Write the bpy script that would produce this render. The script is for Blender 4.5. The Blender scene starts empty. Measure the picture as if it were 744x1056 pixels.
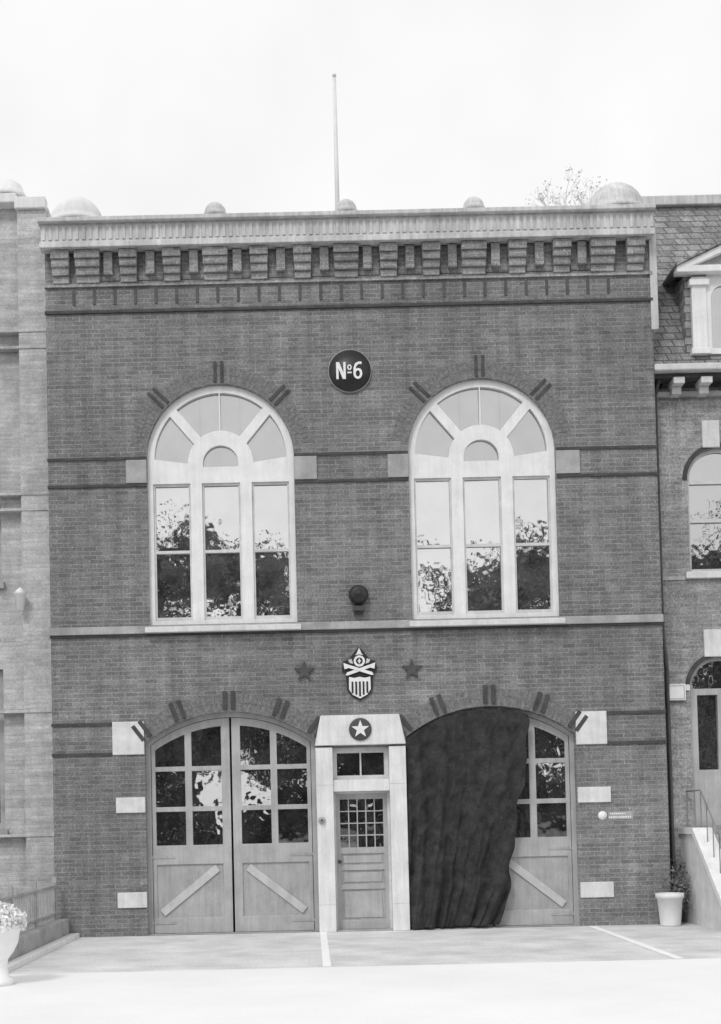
import bpy, bmesh, math, random
from mathutils import Vector, Matrix, Euler, noise as mnoise
random.seed(7)
scene=bpy.context.scene
col=scene.collection
# ------------------------------------------------------------ camera
C=Vector((0,-20,1.7)); PITCH=math.radians(2.0); ROLL=math.radians(-1.3)
SHX,SHY,K=0.0492,0.260,24/30.0
Rm=(Matrix.Rotation(math.radians(90)+PITCH,3,'X') @ Matrix.Rotation(ROLL,3,'Z'))
cd=bpy.data.cameras.new("camera"); cam=bpy.data.objects.new("camera",cd); col.objects.link(cam)
cd.sensor_fit='VERTICAL'; cd.sensor_height=24; cd.lens=30; cd.shift_x=SHX; cd.shift_y=SHY; cd.clip_end=2000
cam.matrix_world=Matrix.Translation(C)@Rm.to_4x4()
scene.camera=cam
def W(x,y,Y=0.0):
    """measured facade point -> metres on the vertical plane Y"""
    d=Rm@Vector((((x/744-.5)*721/1024+SHX)*K,(.5-y/1056+SHY)*K,-1))
    p=C+d*((Y-C.y)/d.y); return p.x,p.z
def WX(x,y,Y=0.0): return W(x,y,Y)[0]
def WZ(x,y,Y=0.0): return W(x,y,Y)[1]
PX=1/66.0
# ------------------------------------------------------------ materials
def nt(name):
    m=bpy.data.materials.new(name); m.use_nodes=True
    n=m.node_tree; b=n.nodes["Principled BSDF"]; return m,n,b
def ramp(n,src,lo,hi,p0=.3,p1=.7):
    r=n.nodes.new("ShaderNodeMapRange"); r.inputs[1].default_value=p0; r.inputs[2].default_value=p1
    r.inputs[3].default_value=lo; r.inputs[4].default_value=hi; n.links.new(src,r.inputs[0]); return r.outputs[0]
def noise(n,vec,scale,detail=4,rough=.6):
    t=n.nodes.new("ShaderNodeTexNoise"); t.inputs["Scale"].default_value=scale; t.inputs["Detail"].default_value=detail
    t.inputs["Roughness"].default_value=rough; n.links.new(vec,t.inputs["Vector"]); return t.outputs["Fac"]
def mul(n,a,b,op='MULTIPLY'):
    m=n.nodes.new("ShaderNodeMath"); m.operation=op
    for i,v in enumerate((a,b)):
        if isinstance(v,(int,float)): m.inputs[i].default_value=v
        else: n.links.new(v,m.inputs[i])
    return m.outputs[0]
def coords(n):
    return n.nodes.new("ShaderNodeTexCoord").outputs["Object"]
def M(name,v,var=.25,rough=.75,scale=3,bump=.15,fine=60,metal=0,streak=0):
    m,n,b=nt(name); c=coords(n)
    a=ramp(n,noise(n,c,scale,6),v*(1-var),v*(1+var))
    f=ramp(n,noise(n,c,fine,2),1-var*.5,1+var*.5)
    o=mul(n,a,f)
    if streak:
        mp=n.nodes.new("ShaderNodeMapping"); mp.inputs["Scale"].default_value=(9,9,.7); n.links.new(c,mp.inputs[0])
        o=mul(n,o,ramp(n,noise(n,mp.outputs[0],1.5,6,.7),1-streak,1+streak*.5))
    n.links.new(o,b.inputs["Base Color"])
    b.inputs["Roughness"].default_value=rough; b.inputs["Metallic"].default_value=metal
    if bump:
        bp=n.nodes.new("ShaderNodeBump"); bp.inputs["Strength"].default_value=bump; bp.inputs["Distance"].default_value=.02
        n.links.new(noise(n,c,fine*.5,3),bp.inputs["Height"]); n.links.new(bp.outputs[0],b.inputs["Normal"])
    return m
def BR(name,v,mortar=1.35,bw=.205,rh=.068,ms=.009,streak=.22,dark=.80,bump=.5,speck=2.6,grain=.42):
    m,n,b=nt(name); c=coords(n)
    s=n.nodes.new("ShaderNodeSeparateXYZ"); n.links.new(c,s.inputs[0])
    xy=mul(n,s.outputs[0],s.outputs[1],'ADD')
    cb=n.nodes.new("ShaderNodeCombineXYZ"); n.links.new(xy,cb.inputs[0]); n.links.new(s.outputs[2],cb.inputs[1])
    t=n.nodes.new("ShaderNodeTexBrick"); n.links.new(cb.outputs[0],t.inputs["Vector"])
    t.inputs["Scale"].default_value=1; t.inputs["Brick Width"].default_value=bw; t.inputs["Row Height"].default_value=rh
    t.inputs["Mortar Size"].default_value=ms; t.inputs["Mortar Smooth"].default_value=.3
    for k,q in (("Color1",v*dark),("Color2",v*1.15),("Mortar",v*mortar)):
        t.inputs[k].default_value=(q,q,q,1)
    big=ramp(n,noise(n,c,.35,5,.65),.78,1.22)
    mp=n.nodes.new("ShaderNodeMapping"); mp.inputs["Scale"].default_value=(3.5,3.5,.35); n.links.new(c,mp.inputs[0])
    stz=ramp(n,noise(n,mp.outputs[0],1.3,5),1-streak,1+streak)
    mp2=n.nodes.new("ShaderNodeMapping"); mp2.inputs["Scale"].default_value=(.25,.25,7); n.links.new(c,mp2.inputs[0])
    hz=ramp(n,noise(n,mp2.outputs[0],1.3,4,.7),.82,1.18)
    fine=ramp(n,noise(n,c,34,3,.75),1-grain,1+grain)
    mid=ramp(n,noise(n,c,5,4,.7),.83,1.17)
    spk=ramp(n,noise(n,c,19,1,.5),1,speck,.77,.83)
    blot=ramp(n,noise(n,c,2.1,5,.75),1,1.0+(speck-1)*.45,.66,.74)   # lime blotches
    o=mul(n,mul(n,mul(n,t.outputs["Color"],big),mul(n,stz,fine)),mul(n,mul(n,mid,hz),mul(n,spk,blot)))
    n.links.new(o,b.inputs["Base Color"]); b.inputs["Roughness"].default_value=.9
    bp=n.nodes.new("ShaderNodeBump"); bp.inputs["Strength"].default_value=bump; bp.inputs["Distance"].default_value=.01
    n.links.new(mul(n,t.outputs["Fac"],-1.0),bp.inputs["Height"]); n.links.new(bp.outputs[0],b.inputs["Normal"])
    return m
def GL(name,refl=.72,dark=.025,rough=.02,fac=.85):
    m,n,b=nt(name); c=coords(n)
    out=n.nodes["Material Output"]
    g=n.nodes.new("ShaderNodeBsdfGlossy"); g.inputs["Roughness"].default_value=rough; g.inputs["Color"].default_value=(refl,refl,refl,1)
    mx=n.nodes.new("ShaderNodeMixShader"); mx.inputs[0].default_value=fac
    a=ramp(n,noise(n,c,2.5,3),dark*.4,dark*2.4,.35,.65); n.links.new(a,b.inputs["Base Color"])
    n.links.new(b.outputs[0],mx.inputs[1]); n.links.new(g.outputs[0],mx.inputs[2]); n.links.new(mx.outputs[0],out.inputs[0])
    bp=n.nodes.new("ShaderNodeBump"); bp.inputs["Strength"].default_value=.13; bp.inputs["Distance"].default_value=.02
    n.links.new(noise(n,c,3.0,2),bp.inputs["Height"]); n.links.new(bp.outputs[0],g.inputs["Normal"])
    return m
brick=BR("red_brick",.18); brick_left=BR("haze_brick",.42,mortar=1.06,streak=.10,dark=.95,speck=1.15,grain=.2); brick_right=BR("house_brick",.27,mortar=1.2)  # left building's brick made paler and flatter to imitate haze
cornbrick=BR("corbel_brick",.25,mortar=1.3,streak=.15); recess=BR("gap_brick",.19)  # corbel brick lightened to imitate haze along the roofline
dkbrick=M("dark_brick",.055,.4,scale=6); slitm=M("slot_brick",.08,.3,scale=6); vous=M("arch_brick",.165,.42,scale=16,fine=70)  # slot brick lifted above dark brick, softened as if by haze
slate=BR("roof_slate",.26,mortar=.45,bw=.22,rh=.13,ms=.012,dark=.7,bump=.8)
palestone=M("pale_limestone",.66,.13,scale=5,streak=.12); stone=M("grey_sandstone",.36,.25,scale=3,streak=.1)
surm=M("door_surround_paint",.72,.11,rough=.6,scale=3,streak=.15)
copmat=M("weathered_haze_paint",.58,.2,scale=2,streak=.3); hazecop=M("cornice_haze_paint",.72,.1,scale=2,streak=.1)  # both cornice paints lightened to stand in for haze; streaks are weathering
white=M("white_paint",.78,.08,rough=.5,scale=4,bump=.08,streak=.1); offwhite=M("aged_white_paint",.58,.16,rough=.6,scale=4)
greydoor=M("grey_door_paint",.42,.16,rough=.55,scale=2.5,bump=.1,streak=.18); greydoor2=M("grey_panel_paint",.40,.18,rough=.6,scale=2,streak=.22); bracem=M("brace_paint",.52,.14,rough=.6,scale=4,streak=.1)
blk=M("black_paint",.02,.3,rough=.45); iron=M("dark_iron",.06,.3,rough=.6); paleiron=M("weathered_iron",.22,.3,rough=.7); cloth=M("dark_cloth",.034,.55,rough=1,scale=5,bump=.9,fine=55)
glass=GL("window_glass",.68,.16); glassf=GL("fanlight_glass",.52,.14,.12); glassd=GL("door_glass",.55,.06)
asph=M("apron_concrete",.62,.20,rough=.95,scale=1.3,bump=.3,fine=25); paleconc=M("pale_concrete",.82,.05,rough=.9,scale=.5,fine=30)  # pale concrete: overexposed foreground put into the pavement colour
roadm=M("asphalt",.07,.3,rough=.95,scale=1); gnd=M("earth",.3,.3,scale=.3); grassm=M("lawn",.22,.5,scale=6,bump=.6,fine=40)
linem=M("white_road_paint",.88,.08,scale=9); tar=M("roof_tar",.12,.3); leafm=M("foliage",.12,.6,scale=.5,fine=3,bump=0); barkm=M("bark",.14,.3,fine=20)
palebark=M("haze_bark",.8,.08); flower=M("white_petals",.85,.05,bump=0); galv=M("painted_pole",.68,.1,rough=.5)  # bark and pole colours lightened, haze above the roof painted in
# ------------------------------------------------------------ mesh helpers
def place(o,parent=None,**kw):
    if o.name not in col.objects: col.objects.link(o)
    if parent is not None:
        o.parent=parent
        o.matrix_parent_inverse=BASE.get(parent.name,Matrix.Identity(4)).inverted()
    for k,v in kw.items(): o[k]=v
    return o
BASE={}
def thing(name,loc,label,category,group=None):
    e=bpy.data.objects.new(name,None); e.empty_display_size=.3; e.location=loc; col.objects.link(e)
    BASE[e.name]=Matrix.Translation(loc)
    e["label"]=label; e["category"]=category
    if group: e["group"]=group
    return e
def mk(name,bm,mat,parent=None,bev=0,smooth=False):
    me=bpy.data.meshes.new(name); bmesh.ops.recalc_face_normals(bm,faces=bm.faces); bm.to_mesh(me); bm.free()
    me.materials.append(mat)
    if smooth:
        for p in me.polygons: p.use_smooth=True
    o=bpy.data.objects.new(name,me); place(o,parent)
    if bev:
        b=o.modifiers.new("bevel",'BEVEL'); b.width=bev; b.segments=2; b.limit_method='ANGLE'
    return o
def addbox(bm,x0,x1,y0,y1,z0,z1):
    x0,x1=sorted((x0,x1)); y0,y1=sorted((y0,y1)); z0,z1=sorted((z0,z1))
    v=[bm.verts.new((x,y,z)) for x in (x0,x1) for y in (y0,y1) for z in (z0,z1)]
    for f in ((0,1,3,2),(4,6,7,5),(0,4,5,1),(2,3,7,6),(0,2,6,4),(1,5,7,3)): bm.faces.new([v[i] for i in f])
def boxes(name,L,mat,parent=None,bev=0):
    bm=bmesh.new()
    for b in L: addbox(bm,*b)
    return mk(name,bm,mat,parent,bev)
def box(name,x0,x1,y0,y1,z0,z1,mat,parent=None,bev=0): return boxes(name,[(x0,x1,y0,y1,z0,z1)],mat,parent,bev)
def curve2mesh(cu):
    o=bpy.data.objects.new("tmp",cu); col.objects.link(o)
    dg=bpy.context.evaluated_depsgraph_get(); dg.update()
    me=bpy.data.meshes.new_from_object(o.evaluated_get(dg)); bpy.data.objects.remove(o); return me
def plate_me(loops,y0,y1):
    cu=bpy.data.curves.new("c",'CURVE'); cu.dimensions='2D'; cu.fill_mode='BOTH'; cu.extrude=abs(y1-y0)/2
    for L in loops:
        s=cu.splines.new('POLY'); s.points.add(len(L)-1)
        for i,(x,z) in enumerate(L): s.points[i].co=(x,z,0,1)
        s.use_cyclic_u=True
    me=curve2mesh(cu); ym=(y0+y1)/2
    for v in me.vertices:
        x,y,z=v.co; v.co=(x,ym-z,y)
    return me
def plate(name,loops,y0,y1,mat,parent=None,bev=0):
    me=plate_me(loops,y0,y1); me.name=name; me.materials.clear(); me.materials.append(mat)
    bm=bmesh.new(); bm.from_mesh(me); bmesh.ops.remove_doubles(bm,verts=bm.verts,dist=1e-5); bm.to_mesh(me); bm.free()
    o=bpy.data.objects.new(name,me); place(o,parent)
    if bev:
        b=o.modifiers.new("bevel",'BEVEL'); b.width=bev; b.segments=1; b.limit_method='ANGLE'
    return o
def rect(x0,x1,z0,z1): return [(x0,z0),(x1,z0),(x1,z1),(x0,z1)]
def circ(x,z,r,n=40,rz=None): return [(x+r*math.cos(2*math.pi*i/n),z+(rz or r)*math.sin(2*math.pi*i/n)) for i in range(n)]
def star(x,z,r,k=.4,rot=90): return [(x+(r if i%2==0 else r*k)*math.cos(math.radians(rot+36*i)),z+(r if i%2==0 else r*k)*math.sin(math.radians(rot+36*i))) for i in range(10)]
def bar(xa,za,xb,zb,w):
    d=Vector((xb-xa,zb-za)).normalized(); n=Vector((-d.y,d.x))*w/2
    return [(xa+n.x,za+n.y),(xa-n.x,za-n.y),(xb-n.x,zb-n.y),(xb+n.x,zb+n.y)]
def lathe(name,prof,cx,cy,cz,mat,parent=None,axis='Z',n=32,seg=None):
    bm=bmesh.new(); rings=[]
    for r,h in prof:
        ring=[]
        for i in range(n):
            a=2*math.pi*i/n; p=(r*math.cos(a),r*math.sin(a),h)
            if axis=='Y': p=(p[0],-h,p[1])
            ring.append(bm.verts.new((cx+p[0],cy+p[1],cz+p[2])))
        rings.append(ring)
    for a,b in zip(rings,rings[1:]):
        for i in range(n): bm.faces.new((a[i],a[(i+1)%n],b[(i+1)%n],b[i]))
    bm.faces.new(rings[0]); bm.faces.new(rings[-1])
    bmesh.ops.remove_doubles(bm,verts=bm.verts,dist=1e-5)
    return mk(name,bm,mat,parent,smooth=True)
def tube(bm,pts,rads,n=8):
    rings=[]
    for i,p in enumerate(pts):
        p=Vector(p); a=Vector(pts[max(i-1,0)]); b=Vector(pts[min(i+1,len(pts)-1)]); d=(b-a).normalized()
        u=d.orthogonal().normalized(); w=d.cross(u)
        rings.append([bm.verts.new(p+(u*math.cos(2*math.pi*k/n)+w*math.sin(2*math.pi*k/n))*rads[i]) for k in range(n)])
    for a,b in zip(rings,rings[1:]):
        for k in range(n): bm.faces.new((a[k],a[(k+1)%n],b[(k+1)%n],b[k]))
    bm.faces.new(rings[0]); bm.faces.new(rings[-1])
def panes(name,rects,Y,mat,parent,tilt=.004):
    bm=bmesh.new()
    for (x0,x1,z0,z1) in rects:
        t=[random.uniform(-tilt,tilt) for _ in range(2)]
        vs=[bm.verts.new((x0,Y+t[0],z0)),bm.verts.new((x1,Y+t[1]+0,z0)),bm.verts.new((x1,Y-t[0],z1)),bm.verts.new((x0,Y-t[1],z1))]
        vs[2].co.y=vs[1].co.y+vs[3].co.y-vs[0].co.y
        bm.faces.new(vs)
    return mk(name,bm,mat,parent)
def lerp(a,b,t): return a+(b-a)*t
def leafquad(bm,p,s,rnd):
    rm=Euler([rnd.uniform(0,6.28) for _ in range(3)]).to_matrix()
    bm.faces.new([bm.verts.new(p+rm@Vector(c)*s) for c in ((-1,0,0),(0,-.6,.2),(1,0,0),(0,.6,.2))])
# ------------------------------------------------------------ ground
def struct(o):
    o["kind"]="structure"; return o
struct(box("ground",-400,400,-400,400,-.4,-.13,gnd))
struct(box("driveway",-3.7,9.5,-4.9,.3,-.13,0,asph))
struct(box("pavement",-40,40,-10,-4.9,-.13,.004,paleconc))
struct(box("kerb",-40,40,-10.16,-10.0,-.13,.008,palestone))
struct(box("road",-200,200,-24,-10.17,-.13,-.124,roadm))
struct(box("lawn",-40,-4.05,-4.9,8,-.13,.12,grassm))
struct(box("painted_line",.10,.20,-4.85,-.1,.003,.006,linem))
struct(box("painted_line",4.25,4.36,-4.85,-.1,.003,.006,linem))
# ------------------------------------------------------------ fire station
XL=(WX(50,500)+WX(57,950))/2; XR=(WX(680,500)+WX(692,950))/2
XM=(XL+XR)/2
ZTOP=WZ(357,223,-.2)
fs=thing("fire_station",(XM,0,0),"two-storey brick firehouse with arched windows and arched vehicle doors","fire station")
wx=[WX(229,560),WX(499.5,553)]; r=76.5*PX; zs=(WZ(229,472)+WZ(498,464))/2; zb=(WZ(229,646)+WZ(500,640))/2
gx=[WX(239,860),WX(508.5,850)]; hw=88*PX; zc=(WZ(239,735)+WZ(509,727))/2; rise=31*PX; RA=(hw*hw+rise*rise)/(2*rise)
def arc(o,dz=0): return zc-RA+math.sqrt(max(RA*RA-o*o,0))+dz
def archhole(xc,rr,z0,z1):
    return [(xc-rr,z0),(xc+rr,z0)]+[(xc+rr*math.cos(math.pi*i/36),z1+rr*math.sin(math.pi*i/36)) for i in range(37)]
def seghole(xc,w,z0,dz=0):
    n=28; return [(xc-w,z0),(xc+w,z0)]+[(xc+w-2*w*i/n,arc(w-2*w*i/n,dz)) for i in range(n+1)]
dxc=(WX(345,880)+WX(404,880))/2; dhw=29.5*PX; dtop=WZ(373,770)
holes=[archhole(x,r,zb,zs) for x in wx]+[seghole(x,hw,0.0) for x in gx]+[rect(dxc-dhw,dxc+dhw,0.0,dtop)]
plate("wall",[rect(XL,XR,-.3,ZTOP-.1)]+holes,0,.35,brick,fs)
boxes("side_wall",[(XL,XL+.35,.352,13,-.3,ZTOP-.4)],brick,fs)
boxes("side_wall",[(XR-.35,XR,.352,13,-.3,ZTOP-.4)],brick,fs)
boxes("rear_wall",[(XL+.36,XR-.36,12.6,12.98,-.3,ZTOP-.4)],brick,fs)
box("flat_roof",XL+.36,XR-.36,.36,12.59,ZTOP-1.0,ZTOP-.8,tar,fs)
def band(name,y,h,prud,mat,segs,bev=0):
    z=WZ(370,y)
    for a,b in segs: box(name,a,b,-prud,.02,z-h*PX/2,z+h*PX/2,mat,fs,bev)
def sx(x,y): return WX(x,y)
blkx=[(sx(130,486),wx[0]-r-.005),(wx[0]+r+.005,sx(327,486)),(sx(400,480),wx[1]-r-.005),(wx[1]+r+.005,sx(598,476))]
for y in (467.5,495.5):
    band("string_course",y,2.8,.022,dkbrick,[(XL-.01,wx[0]-r-.01),(wx[0]+r+.01,wx[1]-r-.01),(wx[1]+r+.01,XR+.01)])
z0,z1=WZ(370,493.5),WZ(370,469.5)
for a,b in blkx: box("impost_block",a,b,-.035,.1,z0,z1,stone,fs,.008)
band("string_course",316,3,.035,dkbrick,[(XL-.01,XR+.01)])
band("string_course",289,3,.04,cornbrick,[(XL-.01,XR+.01)])
zz=WZ(370,645)
box("belt_course",XL-.01,XR+.01,-.06,.02,zz-4*PX,zz+4*PX,stone,fs,.01)
box("string_course",XL-.012,XR+.012,-.035,.02,zz-6.3*PX,zz-4.1*PX,dkbrick,fs)
lo=[(sx(116,760),gx[0]-hw-.01),(gx[1]+hw+.01,sx(626,750))]
for y in (741,772):
    band("string_course",y,3,.025,dkbrick,[(XL-.01,lo[0][0]),(lo[1][1],XR+.01)])
def quoin(a,b,y0,y1):
    box("quoin_block",a,b,-.03,.12,WZ(370,y1),WZ(370,y0),palestone,fs,.008)
quoin(lo[0][0]+.002,gx[0]-hw-.003,739,773); quoin(gx[1]+hw+.003,lo[1][1]-.002,739,773)
for ya,yb in ((817,833),(915,931)):
    quoin(lo[0][0]+.04,gx[0]-hw-.003,ya,yb); quoin(gx[1]+hw+.003,lo[1][1]+.03,ya,yb)
za,zb2=WZ(370,308,-.01),WZ(370,293,-.01); x=XL+.45
while x<XR-.4:
    box("soldier_brick",x-.022,x+.022,-.012,.01,za,zb2,slitm,fs); x+=21.5*PX
def marks(xc,cz,rr,angs,ln,w,gap,prud):
    for a in angs:
        a=math.radians(a); d=(math.cos(a),math.sin(a)); n=(-d[1],d[0])
        for s in (-1,1):
            o=s*gap*PX
            plate("accent_brick",[bar(xc+d[0]*(rr)+n[0]*o,cz+d[1]*rr+n[1]*o,xc+d[0]*(rr+ln)+n[0]*o,cz+d[1]*(rr+ln)+n[1]*o,w*PX)],-prud,.012,dkbrick,fs)
def voussoirs(xc,cz,r0,a0,a1,rows=2,dep=8.5):
    bm=bmesh.new()
    for k in range(rows):
        ra=r0+k*(dep+.8)*PX; rb=ra+dep*PX; n=int(math.radians(a1-a0)*ra/(4.8*PX)); st=(a1-a0)/n
        for i in range(n):
            b0=math.radians(a0+st*i+.09*st); b1=math.radians(a0+st*(i+1)-.09*st); p=random.uniform(.002,.006)
            L=[(ra,b0),(ra,b1),(rb,b1),(rb,b0)]
            f=[bm.verts.new((xc+q*math.cos(t),-p,cz+q*math.sin(t))) for q,t in L]; g=[bm.verts.new((xc+q*math.cos(t),.01,cz+q*math.sin(t))) for q,t in L]
            bm.faces.new(f); bm.faces.new(g)
            for j in range(4): bm.faces.new((f[j],f[(j+1)%4],g[(j+1)%4],g[j]))
    return mk("arch_bricks",bm,vous,fs)
for x in wx:
    voussoirs(x,zs,r+.006,8,172)
    marks(x,zs,r+.03,(45,90,135),22*PX,3.2,3.6,.016)
ac=math.degrees(math.asin(hw/RA))
for i,x in enumerate(gx):
    voussoirs(x,zc-RA,RA+.006,90-ac,90+ac)
    marks(x,zc-RA,RA+.04,(90,90-20.5,90+20.5,90+36.5,90-36.5),19*PX,4.2,4.2,.034)
def upper_window(xc):
    w=box("window",xc-r-.06,xc+r+.06,-.14,.3,zb-6*PX,zb-.004,palestone,fs,.01)
    def T(L): return [(xc+a*PX,zs+b*PX) for a,b in L]
    rp=r/PX
    out=T([(-rp,-174)]+[(rp,-174)]+[(rp*math.cos(math.pi*i/40),rp*math.sin(math.pi*i/40)) for i in range(41)])
    H=[]
    cols=[(-71,-32),(-20,20),(32,71)]
    for a,b in cols: H.append(T(rect(a,b,-170,-26)))
    H.append(T([(-18.5,-9),(18.5,-9)]+[(18.5*math.cos(math.pi*i/20),-5+18.5*math.sin(math.pi*i/20)) for i in range(21)]))
    def seg(a0,a1,ri=34,ro=69,hw0=5,hw1=5):
        P=[];n=14
        i0=a0+math.degrees(hw0/ri); i1=a1-math.degrees(hw1/ri); o0=a0+math.degrees(hw0/ro); o1=a1-math.degrees(hw1/ro)
        for k in range(n+1):
            a=math.radians(i0+(i1-i0)*k/n); P.append((ri*math.cos(a),-5+ri*math.sin(a)))
        for k in range(n+1):
            a=math.radians(o1+(o0-o1)*k/n); P.append((ro*math.cos(a),ro*math.sin(a)))
        return T(P)
    H+= [seg(0,45,hw0=0),seg(45,90,hw1=.6),seg(90,135,hw0=.6),seg(135,180,hw1=0)]
    plate("frame",[out]+H,.07,.16,white,w,.004)
    for a,b in cols:
        plate("sash",[T(rect(a,b,-170,-26)),T(rect(a+2,b-2,-166,-99)),T(rect(a+2,b-2,-96,-28.5))],.10,.15,offwhite,w)
    R=[]
    for a,b in cols:
        for c,d in ((-168,-97.5),(-97.5,-27)):
            R.append((xc+(a+1)*PX,xc+(b-1)*PX,zs+c*PX,zs+d*PX))
    panes("glass",R,.14,glass,w,.006)
    panes("fanlight",[(xc-rp*PX,xc-21*PX,zs-12*PX,zs+rp*PX),(xc+21*PX,xc+rp*PX,zs-12*PX,zs+rp*PX),(xc-20.5*PX,xc+20.5*PX,zs-12*PX,zs+16*PX),(xc-20.9*PX,xc-.2*PX,zs+16.5*PX,zs+rp*PX),(xc+.2*PX,xc+20.9*PX,zs+16.5*PX,zs+rp*PX)],.14,glassf,w)
for x in wx: upper_window(x)
def vdoor(xc):
    fr=plate("vehicle_door",[seghole(xc,hw,.002),seghole(xc,hw-4.5*PX,.004,-4.5*PX)],.15,.25,greydoor,fs)
    for s in (-1,1):
        def T(L): return [(xc+s*a*PX,b*PX) for a,b in L]
        def A(o,d): return arc(o*PX)/PX+d
        E=83
        out=[(1,1),(E,1)]+[(E-(E-1)*i/14,A(E-(E-1)*i/14,-5)) for i in range(15)]
        H=[]; R=[]
        for a,b in ((10,41),(48,79)):
            H.append(T(rect(a,b,92,127))); H.append(T(rect(a,b,132,169)))
            H.append(T([(a,174),(b,174)]+[(b-(b-a)*i/6,A(b-(b-a)*i/6,-13)) for i in range(7)]))
            for c,d in ((90,129),(130,171),(172,A(a,-10))):
                xa,xb=sorted((xc+s*(a-2)*PX,xc+s*(b+2)*PX)); R.append((xa,xb,c*PX,d*PX))
        H.append(T(rect(10,79,17,72)))
        leaf=plate("leaf",[T(out)]+H,.185,.24,greydoor,fr,.005)
        box("panel",*sorted((xc+s*9*PX,xc+s*80*PX)),.212,.232,15*PX,74*PX,greydoor2,leaf)
        plate("brace",[T(bar(16,68,74,22,8))],.186,.211,bracem,leaf,.004)
        panes("glass",R,.22,glassd,leaf,.006)
        for z in (12,80): box("hinge",*sorted((xc+s*60*PX,xc+s*84.0*PX)),.176,.186,z*PX-.02,z*PX+.02,greydoor2,leaf)
    box("door_sill",xc-hw+.002,xc+hw-.002,.02,.28,-.02,.012,stone,fr)
    return fr
for x in gx: vdoor(x)
# entrance
px0,px1=gx[0]+hw+.004,gx[1]-hw-.004
sur=plate("door_surround",[[(px0-.01,WZ(373,768,-.1)),(px0+.09,WZ(373,737,-.1)),(px1-.09,WZ(373,737,-.1)),(px1+.01,WZ(373,768,-.1))]],-.12,.1,surm,fs,.012)
for a,b in ((px0,dxc-dhw+.006),(dxc+dhw-.006,px1)):
    boxes("pilaster",[(a,b,-.085,.26,z,z+h-.002) for z,h in ((0.003,.42),(.423,1.86),(2.283,WZ(373,770,-.08)-2.283))],surm,sur,.003)
zt0,zt1=WZ(373,816,.05),WZ(373,804,.05)
box("transom_bar",dxc-dhw+.007,dxc+dhw-.007,-.05,.26,zt0,zt1,surm,sur,.006)
tw=plate("transom_window",[rect(dxc-dhw+.008,dxc+dhw-.008,zt1+.002,dtop-.003),rect(dxc-dhw+.075,dxc+dhw-.075,zt1+.07,dtop-.09)],.08,.16,offwhite,fs,.004)
box("mullion",dxc-.012,dxc+.012,.10,.15,zt1+.071,dtop-.091,offwhite,tw)
panes("glass",[(dxc-dhw+.07,dxc,zt1+.06,dtop-.08),(dxc,dxc+dhw-.07,zt1+.06,dtop-.08)],.14,glassd,tw)
fd=plate("front_door",[rect(dxc-dhw+.04,dxc+dhw-.04,.02,zt0-.03),
   rect(dxc-.34,dxc+.34,1.30,zt0-.12),rect(dxc-.34,dxc+.34,1.02,1.2),rect(dxc-.34,dxc+.34,.72,.94),rect(dxc-.34,dxc+.34,.16,.64)],.17,.22,greydoor,fs,.005)
plate("frame",[rect(dxc-dhw+.007,dxc+dhw-.007,.005,zt0-.003),rect(dxc-dhw+.041,dxc+dhw-.041,.012,zt0-.031)],.12,.24,offwhite,fd)
for a,b in ((1.02,1.2),(.72,.94),(.16,.64)):
    box("panel",dxc-.34,dxc+.34,.195,.21,a,b,greydoor2,fd); box("raised_field",dxc-.3,dxc+.3,.18,.194,a+.035,b-.035,greydoor,fd,.006)
GZ0,GZ1=1.30,zt0-.12; L=[]
for i in range(1,5): xx=dxc-.34+.68*i/5; L.append((xx-.009,xx+.009,.175,.205,GZ0,GZ1))
for i in range(1,4): z=GZ0+(GZ1-GZ0)*i/4; L.append((dxc-.34,dxc+.34,.178,.202,z-.009,z+.009))
boxes("glazing_bar",L,greydoor,fd)
panes("glass",[(dxc-.35+.14*i,dxc-.35+.14*(i+1),GZ0-.01+(GZ1-GZ0+.02)*j/4,GZ0-.01+(GZ1-GZ0+.02)*(j+1)/4) for i in range(5) for j in range(4)],.2,glassd,fd,.002)
lathe("handle",[(.0,0),(.028,.0),(.012,.02),(.012,.04),(.032,.05),(.03,.075),(.0,.08)],dxc-.36,.17,1.08,iron,fd,'Y',16)
box("doorstep",dxc-dhw+.01,dxc+dhw-.01,-.04,.27,.002,.02,stone,fs)
sc=(dxc,WZ(373,752,-.13))
sr=thing("star_roundel",(sc[0],-.12,sc[1]-.18),"dark disc with raised white star on pale door lintel","emblem")
lathe("disc",[(0,0),(.175,0),(.175,.025),(.155,.03),(0,.03)],sc[0],-.12,sc[1],iron,sr,'Y')
plate("star",[star(sc[0],sc[1],.145)],-.165,-.149,white,sr)
# cornice
cor=box("cornice",XL-.06,XR+.03,-.30,-.002,WZ(370,221,-.3),WZ(370,216.5,-.3),copmat,fs,.01)
box("frieze",XL-.02,XR+.01,-.20,-.003,WZ(370,243,-.2),WZ(370,221,-.3)-.003,copmat,cor)
x=XL
while x<XR:
    box("frieze_rib",x,x+.05,-.215,-.199,WZ(370,240,-.22),WZ(370,226,-.22),copmat,cor); x+=.105
box("moulding",XL-.04,XR+.02,-.24,-.004,WZ(370,248,-.24),WZ(370,243,-.2)-.003,copmat,cor,.01)
bx=[62,90,132,177,222,267,312,357,401,445,489,534,580,622,656]
zt=WZ(370,248,-.24)-.003
for i,p in enumerate(bx):
    X=WX(p,265,-.1); w=(.20 if p in(90,222,357,489,622) else .145)
    tiers=[(-.17,WZ(370,259,-.17)),(-.135,WZ(370,268,-.135)),(-.10,WZ(370,277,-.10)),(-.06,WZ(370,285.5,-.06))]
    L=[];prev=zt
    for k,(d,zz_) in enumerate(tiers):
        L.append((X-w+.006*k,X+w-.006*k,d,-.003,zz_,prev-.003*(k>0))); prev=zz_
    boxes("bracket",L,cornbrick,cor,.012)
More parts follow.
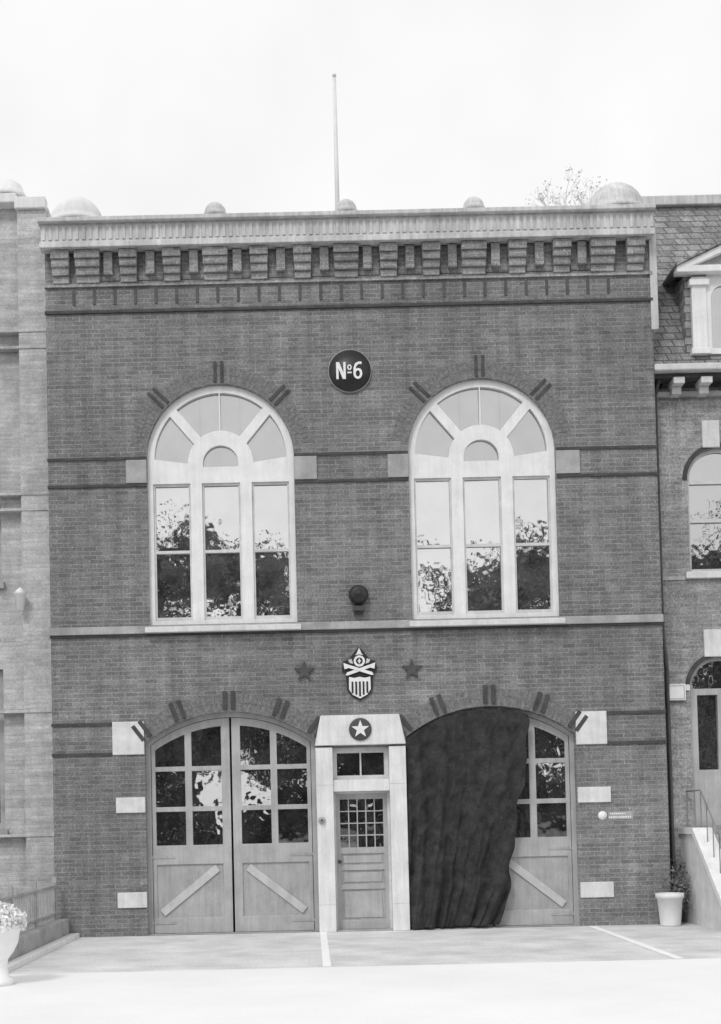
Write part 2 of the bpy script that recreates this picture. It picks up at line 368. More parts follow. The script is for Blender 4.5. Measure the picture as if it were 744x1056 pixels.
for a,b in zip(bx,bx[1:]):
    X=(WX(a,265,-.1)+WX(b,265,-.1))/2
    g=(WX(b,265,-.1)-WX(a,265,-.1))/2-.15
    if b-a>35:
        box("corbel_block",X-.07,X+.07,-.09,-.003,WZ(370,277,-.09),zt-.01,cornbrick,cor,.008)
        box("corbel_recess",X-g*1.0,X+g*1.0,-.012,-.002,WZ(370,284,0),zt-.012,recess,cor)  # gap panel in a brick tone darker than the corbels
box("parapet",XL+.02,XR-.02,.002,.33,ZTOP-.098,WZ(370,221,0)+.0,brick,fs)
zco=WZ(370,216.5,-.3)
def finial(p,y,rad,m=copmat):
    X=WX(p,y,-.15)
    prof=[(0,0),(rad*1.08,0),(rad*1.08,.07),(rad,.08)]+[(rad*math.cos(a),.08+rad*math.sin(a)) for a in [math.pi/2*k/10 for k in range(1,10)]]+[(0,.08+rad)]
    lathe("finial",prof,X,-.12+ (rad-.15 if rad>.25 else 0),zco,m,cor)
finial(76,222,.42,hazecop); finial(222,220,.17); finial(357,218,.17); finial(489,216,.165); finial(640,212,.46)
box("corner_pier",XR-.02,XR+.09,-.03,.3,WZ(672,340),ZTOP-.12,copmat,fs)
# ------------------------------------------------------------ signs
c6=W(361,382,-.05)
sg=thing("number_sign",(c6[0],0,c6[1]-.35),"round black sign with white number six lettering on brick wall","sign")
lathe("disc",[(0,0),(.345,0),(.345,.03),(0,.03)],c6[0],-.002,c6[1],stone,sg,'Y',48)
lathe("face",[(0,.0),(.332,.0),(.332,.012),(0,.012)],c6[0],-.032,c6[1],blk,sg,'Y',48)
def TL(L,ox,oz,k=1): return [(c6[0]+ox+a*k,c6[1]+oz+b*k) for a,b in L]
h=.27;Wn=.15
plate("letter_n",[TL([(0,0),(0,h),(.048,h),(Wn-.036,h*.36),(Wn-.036,h),(Wn,h),(Wn,0),(Wn-.048,0),(.036,h*.64),(.036,0)],-.215,-.135)],-.056,-.045,white,sg)
plate("letter_o",[circ(c6[0]-.005,c6[1]+.05,.034,24,.045),circ(c6[0]-.005,c6[1]+.05,.015,20,.025)],-.056,-.045,white,sg)
plate("underline",[rect(c6[0]-.038,c6[0]+.028,c6[1]-.045,c6[1]-.022)],-.056,-.045,white,sg)
six=[(.062,.272),(.008,.272),(-.042,.245),(-.066,.18),(-.07,.09)]+[(.07*math.cos(math.pi+math.pi*i/14),.085+.087*math.sin(math.pi+math.pi*i/14)) for i in range(1,14)]+[(.07,.09),(.062,.135),(.033,.165),(0,.168),(-.03,.158),(-.024,.20),(.012,.233),(.062,.233)]
plate("digit_six",[TL(six,.125,-.135),TL(circ(0,.084,.033,20,.05),.125,-.135)],-.056,-.045,white,sg)
# crest
e=W(371,695,-.03)
em=thing("crest",(e[0],0,e[1]-.4),"painted crest with striped shield and white crossed scrolls on brick wall","emblem")
def TE(L): return [(e[0]+a*PX,e[1]+b*PX) for a,b in L]
plate("backing",[TE([(-7,20),(-11,15),(-17,13),(-18,4),(-14,-1),(-13,-17),(-8,-23),(0,-27.5),(8,-23),(13,-17),(14,-1),(18,4),(17,13),(11,15),(7,20),(3,25),(0,28),(-3,25)])],-.03,0,blk,em)
plate("shield",[TE([(-11,-3),(-11.2,-16),(-7.5,-21.5),(0,-25.5),(7.5,-21.5),(11.2,-16),(11,-3),(5.5,-4.2),(0,-3),(-5.5,-4.2)])],-.05,-.031,white,em)
for a in (-7.6,-3.8,0,3.8,7.6): plate("stripe",[TE(rect(a-.95,a+.95,-23.3+abs(a)*.45,-8))],-.056,-.045,blk,em)
# crossed horns with flared bells
for s,yy in ((1,-.058),(-1,-.064)):
    plate("horn",[TE([(s*-14.5,-1),(s*-13,-3.2)if False else (s*-12.5,-1.6),(s*0,2.6),(s*11,6.2),(s*15.5,5.0),(s*16.5,11.5),(s*12,9.8),(s*-1,5.6),(s*-13,1.6)])],yy,yy+.012,white,em)
plate("band",[TE(rect(-10,10,-2.7,-1.9))],-.046,-.031,blk,em)
for s in (-1,1): plate("leaf",[TE([(s*6.4,10.5),(s*8,16),(s*11.5,14.5),(s*10,11.5)])],-.05,-.031,offwhite,em)
plate("ring",[TE(circ(0,13.2,5.8,28)),TE(circ(0,13.2,3.6,20))],-.074,-.045,white,em)
plate("figure",[TE([(-.7,10.8),(.7,10.8),(.7,12.6),(1.8,12.6),(1.8,13.8),(.7,13.8),(.7,15.6),(-.7,15.6),(-.7,13.8),(-1.8,13.8),(-1.8,12.6),(-.7,12.6)])],-.07,-.032,white,em)
plate("spike",[TE([(-4,19.4),(-2.4,21.2),(-1.6,23.4),(0,27),(1.6,23.4),(2.4,21.2),(4,19.4),(0,20.2)])],-.06,-.031,white,em)
for p,y in ((314,692),(425,690)):
    q=W(p,y,-.03)
    st=plate("wall_star",[[(a-q[0],b-q[1]) for a,b in star(q[0],q[1],.165,.42)]],-.04,0,iron)
    st.location=(q[0],0,q[1]); st["label"]="dark iron five-pointed star fixed to brick wall"; st["category"]="ornament"; st["group"]="iron stars beside the crest"
q=W(622,841,-.02)
pl=thing("wall_plaque",(q[0],0,q[1]-.08),"tiny white disc beside narrow lettered plate on brick wall","sign")
lathe("disc",[(0,0),(.07,0),(.07,.008),(0,.008)],q[0],-.001,q[1],white,pl,'Y',24)
box("plate",q[0]+.085,q[0]+.47,-.008,0,q[1]-.065,q[1]+.06,stone,pl)
L=[]
for zz_,(x0,x1) in ((.026,(.12,.36)),(-.028,(.10,.45))):
    xx=q[0]+x0
    while xx<q[0]+x1:
        ww=random.uniform(.012,.026); L.append((xx,xx+ww,-.011,-.0075,q[1]+zz_-.014,q[1]+zz_+.014)); xx+=ww+.009
boxes("lettering",L,white,pl)
q=W(370,613,-.1)
ag=thing("alarm_gong",(q[0],0,q[1]-.2),"round black alarm gong on bracket below upper windows","alarm bell")
lathe("gong",[(0,.05),(.15,.05),(.155,.08),(.14,.14),(.10,.18),(.04,.20),(.03,.23),(0,.235)],q[0],0,q[1],blk,ag,'Y')
boxes("bracket",[(q[0]-.07,q[0]+.07,-.05,-.002,q[1]-.30,q[1]+.06),(q[0]-.1,q[0]+.1,-.12,-.052,q[1]-.26,q[1]-.18)],iron,ag,.01)
q=W(330,846,-.1)
bp_=thing("door_bell",(q[0],-.085,q[1]-.09),"small dark oval bell box on pale door pilaster","door bell")
lathe("case",[(0,0),(.05,0),(.055,.02),(.04,.05),(0,.055)],q[0]+.03,-.086,q[1],stone,bp_,'Y',20)
box("button",q[0]+.015,q[0]+.045,-.152,-.139,q[1]-.015,q[1]+.015,iron,bp_)
# ------------------------------------------------------------ drape
bm=bmesh.new(); NU,NV=200,220; xc=gx[1]; G=[]
def ridged(x,y,z=0):
    return 1-2*abs(mnoise.noise(Vector((x,y,z))))
for j in range(NV+1):
    v=j/NV; row=[]
    redge=(38-12*v-22*v*v+2.2*math.sin(v*9)+1.6*math.sin(v*23+1)+1.0*math.sin(v*41))*PX; ledge=(-87+1.5*math.sin(v*7)*v)*PX
    for i in range(NU+1):
        u=i/NU
        x=lerp(ledge,redge,u)
        xt=lerp(-87*PX,38*PX,u); ztop=arc(xt)-1.0*PX- .06*abs(math.sin(u*6.3*math.pi+.4))*(.4+.6*u)
        zbot=.010+.06*abs(mnoise.noise(Vector((u*9,3,0))))+ .04*u
        z=lerp(ztop,zbot,v)
        uu=u*(1+.25*v)-.28*v*(1-v)
        f1=mnoise.noise(Vector((uu*8.5,v*1.2,0.3)))*.17
        f2=ridged(uu*13+v*1.2,v*1.6,4.0)*.045
        f3=ridged(u*4+v*6.5,(v-u)*2.2,9.0)*.042*math.exp(-((v-.4)/.35)**2)
        f4=ridged(u*10-v*12,v*5,14)*.018
        f5=mnoise.noise(Vector((u*24,v*30,2)))*.014
        y=.02-(.30+.70*v**.5)*(f1+f2)-f3-f4-f5
        y-= .12*max(0,v-.95)*3
        if y>.12: y=.12+.045*math.tanh((y-.12)/.045)
        row.append(bm.verts.new((xc+x,y,z)))
    G.append(row)
for j in range(NV):
    for i in range(NU): bm.faces.new((G[j][i],G[j+1][i],G[j+1][i+1],G[j][i+1]))
dr=mk("drape",bm,cloth,None,smooth=True)
dr["label"]="long black cloth drape hanging over one arched vehicle door"; dr["category"]="drape"
sm=dr.modifiers.new("thick",'SOLIDIFY'); sm.thickness=.004
# ------------------------------------------------------------ flagpole
q=W(345,80,1.0)
fp=thing("flagpole",(q[0],1.0,ZTOP-.8),"tall thin pale flagpole standing on the firehouse roof","flagpole")
bm=bmesh.new(); tube(bm,[(q[0],1,ZTOP-.8),(q[0],1,ZTOP+1),(q[0],1,q[1])],[.045,.038,.028],12); mk("pole",bm,galv,fp,smooth=True)
lathe("ball",[(0,0),(.03,.01),(.035,.035),(.03,.06),(0,.07)],q[0],1,q[1],galv,fp,n=16)
lathe("base",[(.14,0),(.14,.04),(.08,.1),(.06,.25)],q[0],1,ZTOP-.8,galv,fp,n=16)
# ------------------------------------------------------------ left neighbour
lh=thing("brick_building",(-7,.35,0),"haze-toned grey brick building with pilasters beside the firehouse","building")
YL=.35; xr=XL-.01
lt=WZ(10,215,YL)
def LZ(y): return WZ(10,y,YL)
wl=WX(-60,600,YL); wr=WX(2,600,YL); wc=(wl+wr)/2
holesL=[rect(wl,wr,LZ(600),LZ(400)),rect(wl,wr,LZ(855),LZ(690))]
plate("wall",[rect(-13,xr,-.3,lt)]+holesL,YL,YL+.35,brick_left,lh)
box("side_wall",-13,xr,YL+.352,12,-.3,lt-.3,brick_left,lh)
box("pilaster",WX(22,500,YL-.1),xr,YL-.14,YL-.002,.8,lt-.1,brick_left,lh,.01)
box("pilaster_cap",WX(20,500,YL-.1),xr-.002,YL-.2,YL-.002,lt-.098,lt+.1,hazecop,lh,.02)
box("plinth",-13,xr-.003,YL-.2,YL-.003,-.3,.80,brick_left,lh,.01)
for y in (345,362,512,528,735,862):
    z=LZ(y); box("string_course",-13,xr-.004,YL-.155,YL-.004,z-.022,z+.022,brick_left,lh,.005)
box("cornice",-13,WX(20,215,YL)-.01,YL-.2,YL-.002,lt+.003,lt+.16,hazecop,lh,.02)
for (a,b) in ((600,400),(855,690)):
    w=plate("window",[rect(wl+.003,wr-.003,LZ(a)+.003,LZ(b)-.003),rect(wl+.1,wc-.03,LZ(a)+.1,(LZ(a)+LZ(b))/2-.03),rect(wc+.03,wr-.1,LZ(a)+.1,(LZ(a)+LZ(b))/2-.03),rect(wl+.1,wc-.03,(LZ(a)+LZ(b))/2+.03,LZ(b)-.1),rect(wc+.03,wr-.1,(LZ(a)+LZ(b))/2+.03,LZ(b)-.1)],YL+.1,YL+.18,stone,lh)
    panes("glass",[(wl+.08,wr-.08,LZ(a)+.08,LZ(b)-.08)],YL+.16,glass,w)
    box("sill",wl-.05,wr+.05,YL-.08,YL+.1,LZ(a)-.12,LZ(a)-.002,stone,w,.01)
lathe("finial",[(0,0),(.3,0),(.3,.06),(.26,.1),(.2,.25),(.08,.34),(0,.36)],WX(8,205,YL),YL+.1,lt+.163,hazecop,lh)
q=W(21,620,YL-.25)
la=thing("wall_lantern",(q[0],YL-.14,q[1]-.2),"small white lantern on bracket on grey brick pilaster","lantern")
lathe("body",[(0,-.16),(.06,-.14),(.09,.1),(.11,.12),(.03,.2),(0,.22)],q[0],YL-.27,q[1],white,la,n=6)
box("arm",q[0]-.015,q[0]+.015,YL-.27,YL-.142,q[1]+.14,q[1]+.17,iron,la)
rk=thing("low_wall",(-3.9,-2.5,0),"low pale concrete kerb wall edging the lawn","low wall")
box("wall",-4.045,-3.8,-4.88,-.01,-.12,.30,stone,rk,.02); box("footing",-3.795,-3.64,-4.88,-.012,-.1,.07,white,rk,.01)
fe=thing("iron_railing",(-4.0,-2.5,.3),"low weathered iron railing standing on the kerb wall","railing")
y=-.25
while y>-4.6:
    box("baluster",-3.99,-3.972,y-.009,y+.009,.30,.88,stone,fe); y-=.13
for a in (.38,.80): box("rail",-4.0,-3.96,-4.6,-.2,a,a+.03,stone,fe)
for yy in (-.2,-1.65,-3.1,-4.6): box("post",-4.01,-3.95,yy-.03,yy+.03,.30,.95,stone,fe)
# urn
ux,uy=-3.50,-5.9
ur=thing("garden_urn",(ux,uy,0),"white garden urn filled with pale flowers on pavement","urn")
lathe("bowl",[(0,0.005),(.2,.005),(.2,.07),(.15,.1),(.13,.2),(.14,.28),(.2,.36),(.25,.46),(.27,.58),(.31,.62),(.31,.66),(.25,.66),(.2,.55),(0,.52)],ux,uy,0,flower,ur)
bm=bmesh.new()
for k in range(2600):
    a=random.uniform(0,6.28); rr=.34*math.sqrt(random.random()); hh_=.60+random.random()*(.38-rr*.6)
    leafquad(bm,Vector((ux+rr*math.cos(a),uy+rr*math.sin(a),hh_)),random.uniform(.015,.035),random)
fl=mk("flowers",bm,flower,ur); fl["kind"]="stuff"
q=W(692,953,-.32); bxx=q[0]
pb=thing("planter_tub",(bxx,-.32,0),"white tapered planter tub standing against the brick wall","planter")
lathe("tub",[(0,.002),(.15,.002),(.155,.03),(.19,.42),(.215,.43),(.215,.5),(.185,.5),(.175,.44),(0,.42)],bxx,-.32,0,white,pb)
lathe("soil",[(0,.421),(.176,.421),(.17,.45),(0,.47)],bxx,-.32,0,gnd,pb)
# ------------------------------------------------------------ right house
YR=.45
rh=thing("brick_house",(XR+2.5,YR,0),"brick row house with slate mansard roof, white dormer and front stoop","house")
xl=XR+.012; xe=XR+6
def RZ(y,Y=YR): return WZ(715,y,Y)
zcor=RZ(400)
w1c=WX(743,520,YR); w1r=34*PX; w1s=RZ(495); w1b=RZ(590)
d1c=WX(746,760,YR); d1r=33*PX; d1s=RZ(710); d1b=RZ(852)
hh=[archhole(w1c,w1r,w1b,w1s),archhole(d1c,d1r,d1b,d1s)]
hh+=[archhole(w1c+2.3,w1r,w1b,w1s),archhole(w1c+2.3,w1r,w1b-3.3,d1s)]
plate("wall",[rect(xl,xe,-.3,zcor)]+hh,YR,YR+.3,brick_right,rh)
box("side_wall",xe-.3,xe,YR+.302,11,-.3,zcor,brick_right,rh); box("side_wall",xl,xl+.3,YR+.302,11,-.3,zcor,brick_right,rh)
def archwin(xc,rr,z0,z1,door=False,nm="window"):
    g=[(xc-rr+.004,z0+.002),(xc+rr-.004,z0+.002)]+[(xc+(rr-.004)*math.cos(math.pi*i/24),z1+(rr-.004)*math.sin(math.pi*i/24)) for i in range(25)]
    t=.05; zm=(z0+z1)/2+.1
    hs=[[(xc-rr+t,z1+.0),(xc+rr-t,z1+.0)]+[(xc+(rr-t)*math.cos(math.pi*i/24),z1+.02+(rr-t-.02)*math.sin(math.pi*i/24)) for i in range(25)]]
    if door: hs+=[rect(xc-rr+t+.08,xc-.04,z0+.9,z1-.1),rect(xc+.04,xc+rr-t-.08,z0+.9,z1-.1)]
    else: hs+=[rect(xc-rr+t,xc+rr-t,zm+.03,z1-.05),rect(xc-rr+t,xc+rr-t,z0+.06,zm-.03)]
    w=plate(nm,[g]+hs,YR+.08,YR+.15,greydoor if door else offwhite,rh)
    panes("glass",[(xc-rr+.02,xc+rr-.02,zm,z1+rr-.02),(xc-rr+.02,xc+rr-.02,z0+.05,zm)],YR+.13,glassd,w)
    if not door: box("sill",xc-rr-.08,xc+rr+.08,YR-.07,YR+.1,z0-.11,z0-.003,palestone,w,.01)
    return w
def ring(xc,cz,ra,rb,a0,a1,n=40):
    P=[(xc+ra*math.cos(math.radians(a0+(a1-a0)*i/n)),cz+ra*math.sin(math.radians(a0+(a1-a0)*i/n))) for i in range(n+1)]
    Q=[(xc+rb*math.cos(math.radians(a0+(a1-a0)*i/n)),cz+rb*math.sin(math.radians(a0+(a1-a0)*i/n))) for i in range(n+1)]
    return P+Q[::-1]
archwin(w1c,w1r,w1b,w1s); archwin(w1c+2.3,w1r,w1b,w1s); archwin(w1c+2.3,w1r,w1b-3.3,d1s); archwin(d1c,d1r,d1b,d1s,True,"front_door")
for (c,rr,zz_) in ((w1c,w1r,w1s),(d1c,d1r,d1s),(w1c+2.3,w1r,w1s)):
    plate("arch_trim",[ring(c,zz_,rr+.01,rr+.08,0,180)],YR-.015,YR+.01,dkbrick,rh)
    box("keystone",c-.26,c+.02,YR-.04,YR+.01,zz_+rr+.0,zz_+rr+.44,palestone,rh,.01)
z=RZ(596); box("string_course",xl,w1c-w1r-.09,YR-.02,YR-.001,z-.03,z+.03,stone,rh)
box("string_course",xl,d1c-d1r-.01,YR-.03,YR-.001,RZ(712),RZ(706),palestone,rh)
hc=box("cornice",xl,xe+.2,YR-.45,YR+.1,RZ(381,YR-.45),RZ(374,YR-.45),offwhite,rh,.02)
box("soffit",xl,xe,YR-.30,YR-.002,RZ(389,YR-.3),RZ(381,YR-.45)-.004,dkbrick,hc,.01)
box("architrave",xl,xe,YR-.10,YR-.002,RZ(408,YR-.1),RZ(403,YR-.1),stone,hc,.01)
xx=WX(700,395,YR-.3)
while xx<xe:
    boxes("modillion",[(xx-.09,xx+.09,YR-.36,YR-.003,RZ(396,YR-.3),RZ(389,YR-.3)-.005),(xx-.075,xx+.075,YR-.2,YR-.003,RZ(406,YR-.2),RZ(396,YR-.3)-.004)],offwhite,hc,.01); xx+=.44
z0=RZ(374,YR-.45)-.02; Yt=YR+1.3; z1=RZ(211,Yt)
bm=bmesh.new()
P=[(xl,YR-.25,z0),(xe,YR-.25,z0),(xe,YR+.25,z0+ (z1-z0)*.4),(xe,Yt,z1),(xl,Yt,z1),(xl,YR+.25,z0+(z1-z0)*.4)]
v=[bm.verts.new(p) for p in P]; bm.faces.new((v[0],v[1],v[2],v[5])); bm.faces.new((v[5],v[2],v[3],v[4]))
b2=[bm.verts.new(p) for p in ((xl,10,z0),(xe,10,z0),(xe,10,z1),(xl,10,z1))]
bm.faces.new((v[4],v[3],b2[2],b2[3])); bm.faces.new((v[0],v[5],v[4],b2[3],b2[0])); bm.faces.new((v[1],b2[1],b2[2],v[3],v[2])); bm.faces.new((b2[0],b2[3],b2[2],b2[1]))
mk("roof",bm,slate,rh)
box("roof_curb",xl,xe,Yt-.12,Yt+.1,z1-.05,z1+.12,copmat,rh,.02)
Yd=YR-.2; dc=WX(747,320,Yd); zd0=WZ(720,366,Yd); zd1=WZ(720,283,Yd)
dm=box("dormer",dc-.62,dc+.62,Yd+.05,Yt+.6,zd0,zd1,slate,rh)
for s in (-1,1):
    boxes("pilaster",[(dc+s*.40-.12,dc+s*.40+.12,Yd-.04,Yd+.048,zd0+.1,zd1-.05),(dc+s*.40-.15,dc+s*.40+.15,Yd-.07,Yd+.048,zd0,zd0+.098),(dc+s*.40-.16,dc+s*.40+.16,Yd-.08,Yd+.048,zd1-.2,zd1-.1)],white,dm,.008)
plate("frame",[rect(dc-.27,dc+.27,zd0+.01,zd1-.02),[(dc-.21,zd0+.1),(dc+.21,zd0+.1)]+[(dc+.21*math.cos(math.pi*i/16),zd1-.4+.21*math.sin(math.pi*i/16)) for i in range(17)]],Yd-.01,Yd+.045,white,dm)
panes("glass",[(dc-.22,dc+.22,zd0+.05,zd0+.6),(dc-.22,dc+.22,zd0+.6,zd1-.1)],Yd+.03,glassd,dm)
ap=WZ(740,252,Yd-.1)
plate("pediment",[[(dc-.78,zd1-.02),(dc+.78,zd1-.02),(dc+.78,zd1+.08),(dc,ap),(dc-.78,zd1+.08)],[(dc-.5,zd1+.09),(dc+.5,zd1+.09),(dc,ap-.13)]],Yd-.16,Yd+.045,white,dm,.01)
plate("tympanum",[[(dc-.62,zd1+.0),(dc+.62,zd1+.0),(dc,ap-.05)]],Yd-.06,Yd+.04,stone,dm)
bm=bmesh.new()
for s in (-1,1):
    a=[bm.verts.new(p) for p in ((dc+s*.80,Yd-.2,zd1+.07),(dc,Yd-.2,ap+.01),(dc,Yt+.8,ap+.01),(dc+s*.80,Yt+.8,zd1+.07))]; bm.faces.new(a)
o=mk("dormer_roof",bm,slate,dm); m_=o.modifiers.new("t",'SOLIDIFY'); m_.thickness=.03; m_.offset=1
# stoop
sxl=5.88; sxr=d1c+.75; zl=d1b-.14; RUN=.20; y0s=-.30; n=7
so=box("stoop",sxl+.25,sxr,y0s,YR-.003,-.1,zl,stone,rh,.01)
for k in range(n): box("step",sxl+.25,sxr,y0s-RUN*(k+1),y0s-RUN*k-.002,-.1,zl-zl*(k+1)/(n+1),stone,so,.008)
Ye=y0s-RUN*n
def cheek(xa,xb):
    bm=bmesh.new(); pr=[(YR-.003,-.1),(YR-.003,zl+.02),(y0s,zl+.02),(Ye,.25),(Ye-.2,.25),(Ye-.2,-.1)]
    A=[bm.verts.new((xa,y,z)) for y,z in pr]; B=[bm.verts.new((xb,y,z)) for y,z in pr]
    bm.faces.new(A); bm.faces.new(B)
    for i in range(6): bm.faces.new((A[i],A[(i+1)%6],B[(i+1)%6],B[i]))
    mk("cheek_wall",bm,palestone,so,.01)
    bm=bmesh.new(); pr=[(YR-.003,zl+.023),(YR-.003,zl+.12),(y0s-.02,zl+.12),(Ye-.02,.36),(Ye-.24,.36),(Ye-.24,.252),(Ye,.254),(y0s,zl+.023)]
    A=[bm.verts.new((xa-.03,y,z)) for y,z in pr]; B=[bm.verts.new((xb+.03,y,z)) for y,z in pr]
    bm.faces.new(A); bm.faces.new(B)
    for i in range(8): bm.faces.new((A[i],A[(i+1)%8],B[(i+1)%8],B[i]))
    mk("coping",bm,white,so)
cheek(sxl,sxl+.24); cheek(sxr,sxr+.24)
bm=bmesh.new(); xr_=sxl+.12
for k in range(6):
    t=k/5; y=lerp(y0s,Ye,t); z=lerp(zl+.1,.33,t); tube(bm,[(xr_,y,z-.02),(xr_,y,z+.6)],[.008,.008],6)
tube(bm,[(xr_,YR-.02,zl+.7),(xr_,y0s,zl+.7),(xr_,Ye,.93),(xr_,Ye-.15,.88)],[.014]*4,8)
for yy in (YR-.03,0): tube(bm,[(xr_,yy,zl+.08),(xr_,yy,zl+.7)],[.008]*2,6)
mk("handrail",bm,paleiron,so)
bm=bmesh.new(); xd=XR+.10; yd=YR-.08
tube(bm,[(xd+.05,YR-.25,RZ(385,YR-.3)),(xd,yd,RZ(410)),(xd,yd,RZ(640)),(xd-.0,yd-.02,RZ(655)),(xd+.05,yd,RZ(690)),(xd+.05,yd,.15),(xd+.05,yd-.18,.05)],[.035]*7,10)
mk("downspout",bm,iron,rh,smooth=True)
q=W(698,714,YR-.03)
hs_=thing("house_sign",(q[0],YR,q[1]-.14),"small square white sign on brick house wall","sign")
box("board",q[0]-.15,q[0]+.14,YR-.065,YR-.034,q[1]-.13,q[1]+.13,white,hs_,.004)
plate("border",[rect(q[0]-.13,q[0]+.12,q[1]-.11,q[1]+.11),rect(q[0]-.12,q[0]+.11,q[1]-.10,q[1]+.10)],YR-.070,YR-.064,stone,hs_)
rnd=random.Random(5)
sb=thing("shrub",(5.74,.12,0),"small leafy shrub growing behind the white tub","shrub")
bm=bmesh.new(); bs=bmesh.new()
for k in range(9):
    a=rnd.uniform(0,6.28); e_=Vector((5.74+.10*math.cos(a),.12+.2*math.sin(a),rnd.uniform(.45,.85))); tube(bs,[(5.74,.12,0),e_],[.01,.004],5)
    for _ in range(70):
        leafquad(bm,e_+Vector((rnd.gauss(0,.05),rnd.gauss(0,.09),rnd.gauss(-.05,.13))),rnd.uniform(.015,.04),rnd)
mk("stem",bs,barkm,sb); mk("foliage",bm,M("shrub_leaf",.16,.5,scale=8,bump=0),sb)
# ------------------------------------------------------------ trees
def tree_meshes(seed,H,R):
    rnd=random.Random(seed); bt=bmesh.new(); tips=[]
    tube(bt,[(0,0,-.2),(.05,0,H*.15),(.15,.1,H*.35),(.1,.0,H*.6),(0,0,H*.85)],[.38,.28,.22,.14,.04],10)
    for k in range(20):
        a=rnd.uniform(0,6.28); h=H*rnd.uniform(.16,.78); L=R*rnd.uniform(.6,1.0)*(1.15-h/H*.55)
        p0=Vector((.1,0,h)); p1=p0+Vector((math.cos(a)*L*.5,math.sin(a)*L*.5,L*.3)); p2=p0+Vector((math.cos(a)*L,math.sin(a)*L,L*.6+rnd.uniform(-.6,.6)))
        tube(bt,[p0,p1,p2],[.12,.07,.02],6); tips+=[p1,p2,(p1+p2)/2]
        for _ in range(3):
            q=p1.lerp(p2,rnd.random()); q2=q+Vector((rnd.uniform(-1,1),rnd.uniform(-1,1),rnd.uniform(.2,1.2)))*R*.25
            tube(bt,[q,q2],[.035,.01],5); tips.append(q2)
    bc=bmesh.new()
    for _ in range(5): tips.append(Vector((rnd.uniform(-1.5,1.5),rnd.uniform(-1,1),H*rnd.uniform(.75,.95))))
    for t in tips:
        cr=R*rnd.uniform(.16,.32)
        for _ in range(62):
            d=Vector((rnd.gauss(0,1),rnd.gauss(0,1),rnd.gauss(0,.7))); leafquad(bc,t+d*cr*.5,rnd.uniform(.16,.34),rnd)
    return bt,bc
kinds=[]
for i,(H,R) in enumerate(((17.5,4.8),(18.5,4.6))):
    bt,bc=tree_meshes(20+i,H,R)
    T=thing("street_tree",(0,0,0),"tall leafy tree across the street mirrored in the windows","tree","trees across the street")
    mk("trunk",bt,barkm,T); mk("crown",bc,leafm,T); kinds.append(T)
spots=[(-14,-47,.93),(-9.2,-45,1.04),(-5,-50,1.08),(-.5,-47,.92),(3.6,-51,1.04),(7.6,-47,.94),(12.0,-50,1.04),(17.5,-46,.9),(22,-49,1.06),(-20,-52,1.05),(27,-50,1)]
for k,(x,y,s) in enumerate(spots):
    T=kinds[k%2]
    if k<2: N=T
    else:
        N=T.copy(); col.objects.link(N)
        for ch in list(T.children)[:2]:
            c2=ch.copy(); col.objects.link(c2); c2.parent=N
    N.location=(x,y,-.13); N.scale=(s,s,s); N.rotation_euler=(0,0,k*1.3)
bm=bmesh.new(); rnd=random.Random(3)
for _ in range(11000):
    x=rnd.uniform(-26,28); y=rnd.uniform(-56.5,-54); z=rnd.uniform(0,1)*(4.2+1.5*math.sin(x*.6)+1.1*math.sin(x*1.7)); s=rnd.uniform(.2,.5)
    leafquad(bm,Vector((x,y,z-.1)),s,rnd)
hd=mk("hedge",bm,leafm); hd["kind"]="stuff"; hd["label"]="dense dark shrubs across the street"; hd["category"]="hedge"
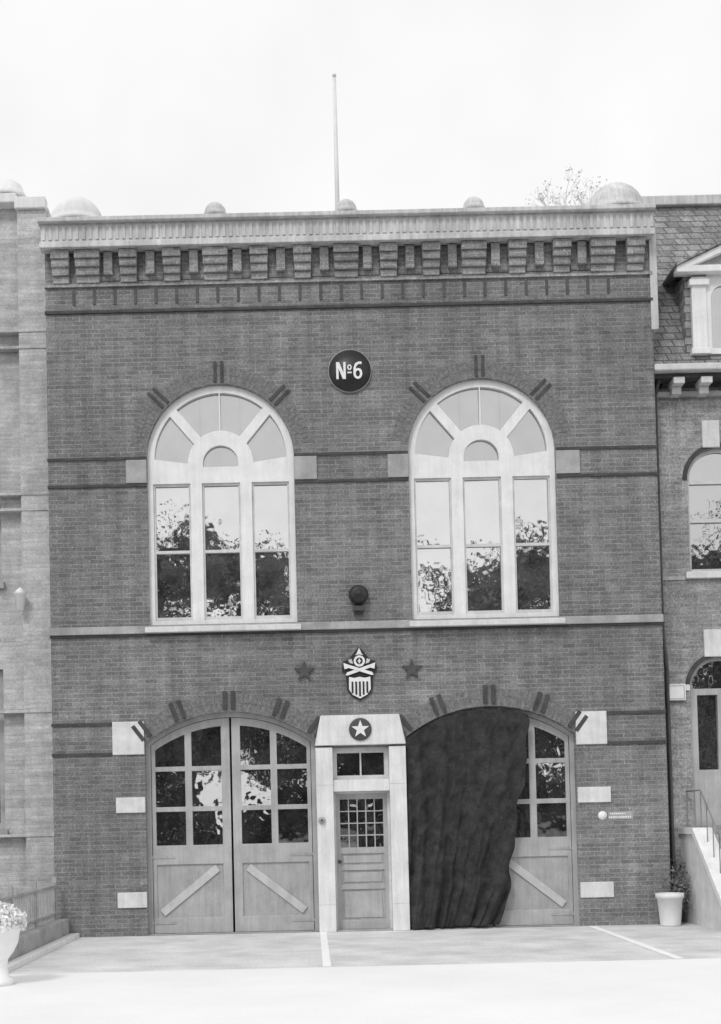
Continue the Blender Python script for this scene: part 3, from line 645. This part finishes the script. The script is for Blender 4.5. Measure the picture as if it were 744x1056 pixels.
# small tree behind the parapet, painted pale as if in haze
q=W(590,184,15); hz=q[1]
rnd=random.Random(11); bm=bmesh.new(); root=Vector((q[0],15,hz-3.4))
tube(bm,[(q[0],15,-.2),(q[0]+.1,15,hz*.4),root],[.25,.17,.06],8)
tips=[]
def grow(p,d,L,rad,dep):
    e_=p+d*L; tube(bm,[p,(p+e_)/2+Vector((rnd.uniform(-.06,.06)*L,0,0)),e_],[rad,rad*.85,rad*.65],4)
    if dep==0: tips.append(e_); return
    for _ in range(4):
        nd=(d+Vector((rnd.uniform(-.8,.8),rnd.uniform(-.6,.6),rnd.uniform(-.15,.35)))).normalized(); grow(e_,nd,L*rnd.uniform(.5,.75),rad*.62,dep-1)
grow(root,Vector((0,0,1)),1.0,.04,4)
zm=max(v.co.z for v in bm.verts); kz=(hz-root.z)/(zm-root.z)
for v in bm.verts:
    if v.co.z>root.z: v.co.z=root.z+(v.co.z-root.z)*kz
bt_=thing("sparse_tree",(q[0],15,-.13),"haze-toned, thinly leaved tree rising behind the firehouse parapet","tree")
mk("trunk",bm,palebark,bt_)
bm=bmesh.new()
for t in tips:
    p=Vector((t.x,t.y,root.z+(t.z-root.z)*kz if t.z>root.z else t.z))
    for _ in range(3): leafquad(bm,p+Vector([rnd.gauss(0,.1) for _ in range(3)]),rnd.uniform(.02,.05),rnd)
mk("crown",bm,palebark,bt_)
# ------------------------------------------------------------ light
w=bpy.data.worlds.new("World"); scene.world=w; w.use_nodes=True; n=w.node_tree
bg=n.nodes["Background"]; sk=n.nodes.new("ShaderNodeTexSky"); sk.sky_type='NISHITA'; sk.sun_disc=False
EL,AZ=math.radians(48),math.radians(205)
sk.sun_elevation=EL; sk.sun_rotation=AZ
bw=n.nodes.new("ShaderNodeRGBToBW"); n.links.new(sk.outputs[0],bw.inputs[0])
a=mul(n,bw.outputs[0],.40); tc=n.nodes.new("ShaderNodeTexCoord").outputs["Generated"]
cl=ramp(n,noise(n,tc,2.5,4),4.9,6.1)
n.links.new(mul(n,a,cl,'ADD'),bg.inputs[0]); bg.inputs[1].default_value=.15
sd=bpy.data.lights.new("sun",'SUN'); sd.energy=1.2; sd.angle=math.radians(12); sd.color=(1,1,1)
so_=bpy.data.objects.new("sun",sd); col.objects.link(so_)
dv=Vector((math.sin(AZ)*math.cos(EL),math.cos(AZ)*math.cos(EL),math.sin(EL)))
so_.rotation_euler=dv.to_track_quat('Z','Y').to_euler()
scene.view_settings.view_transform='Standard'; scene.view_settings.look='None'; scene.view_settings.exposure=0
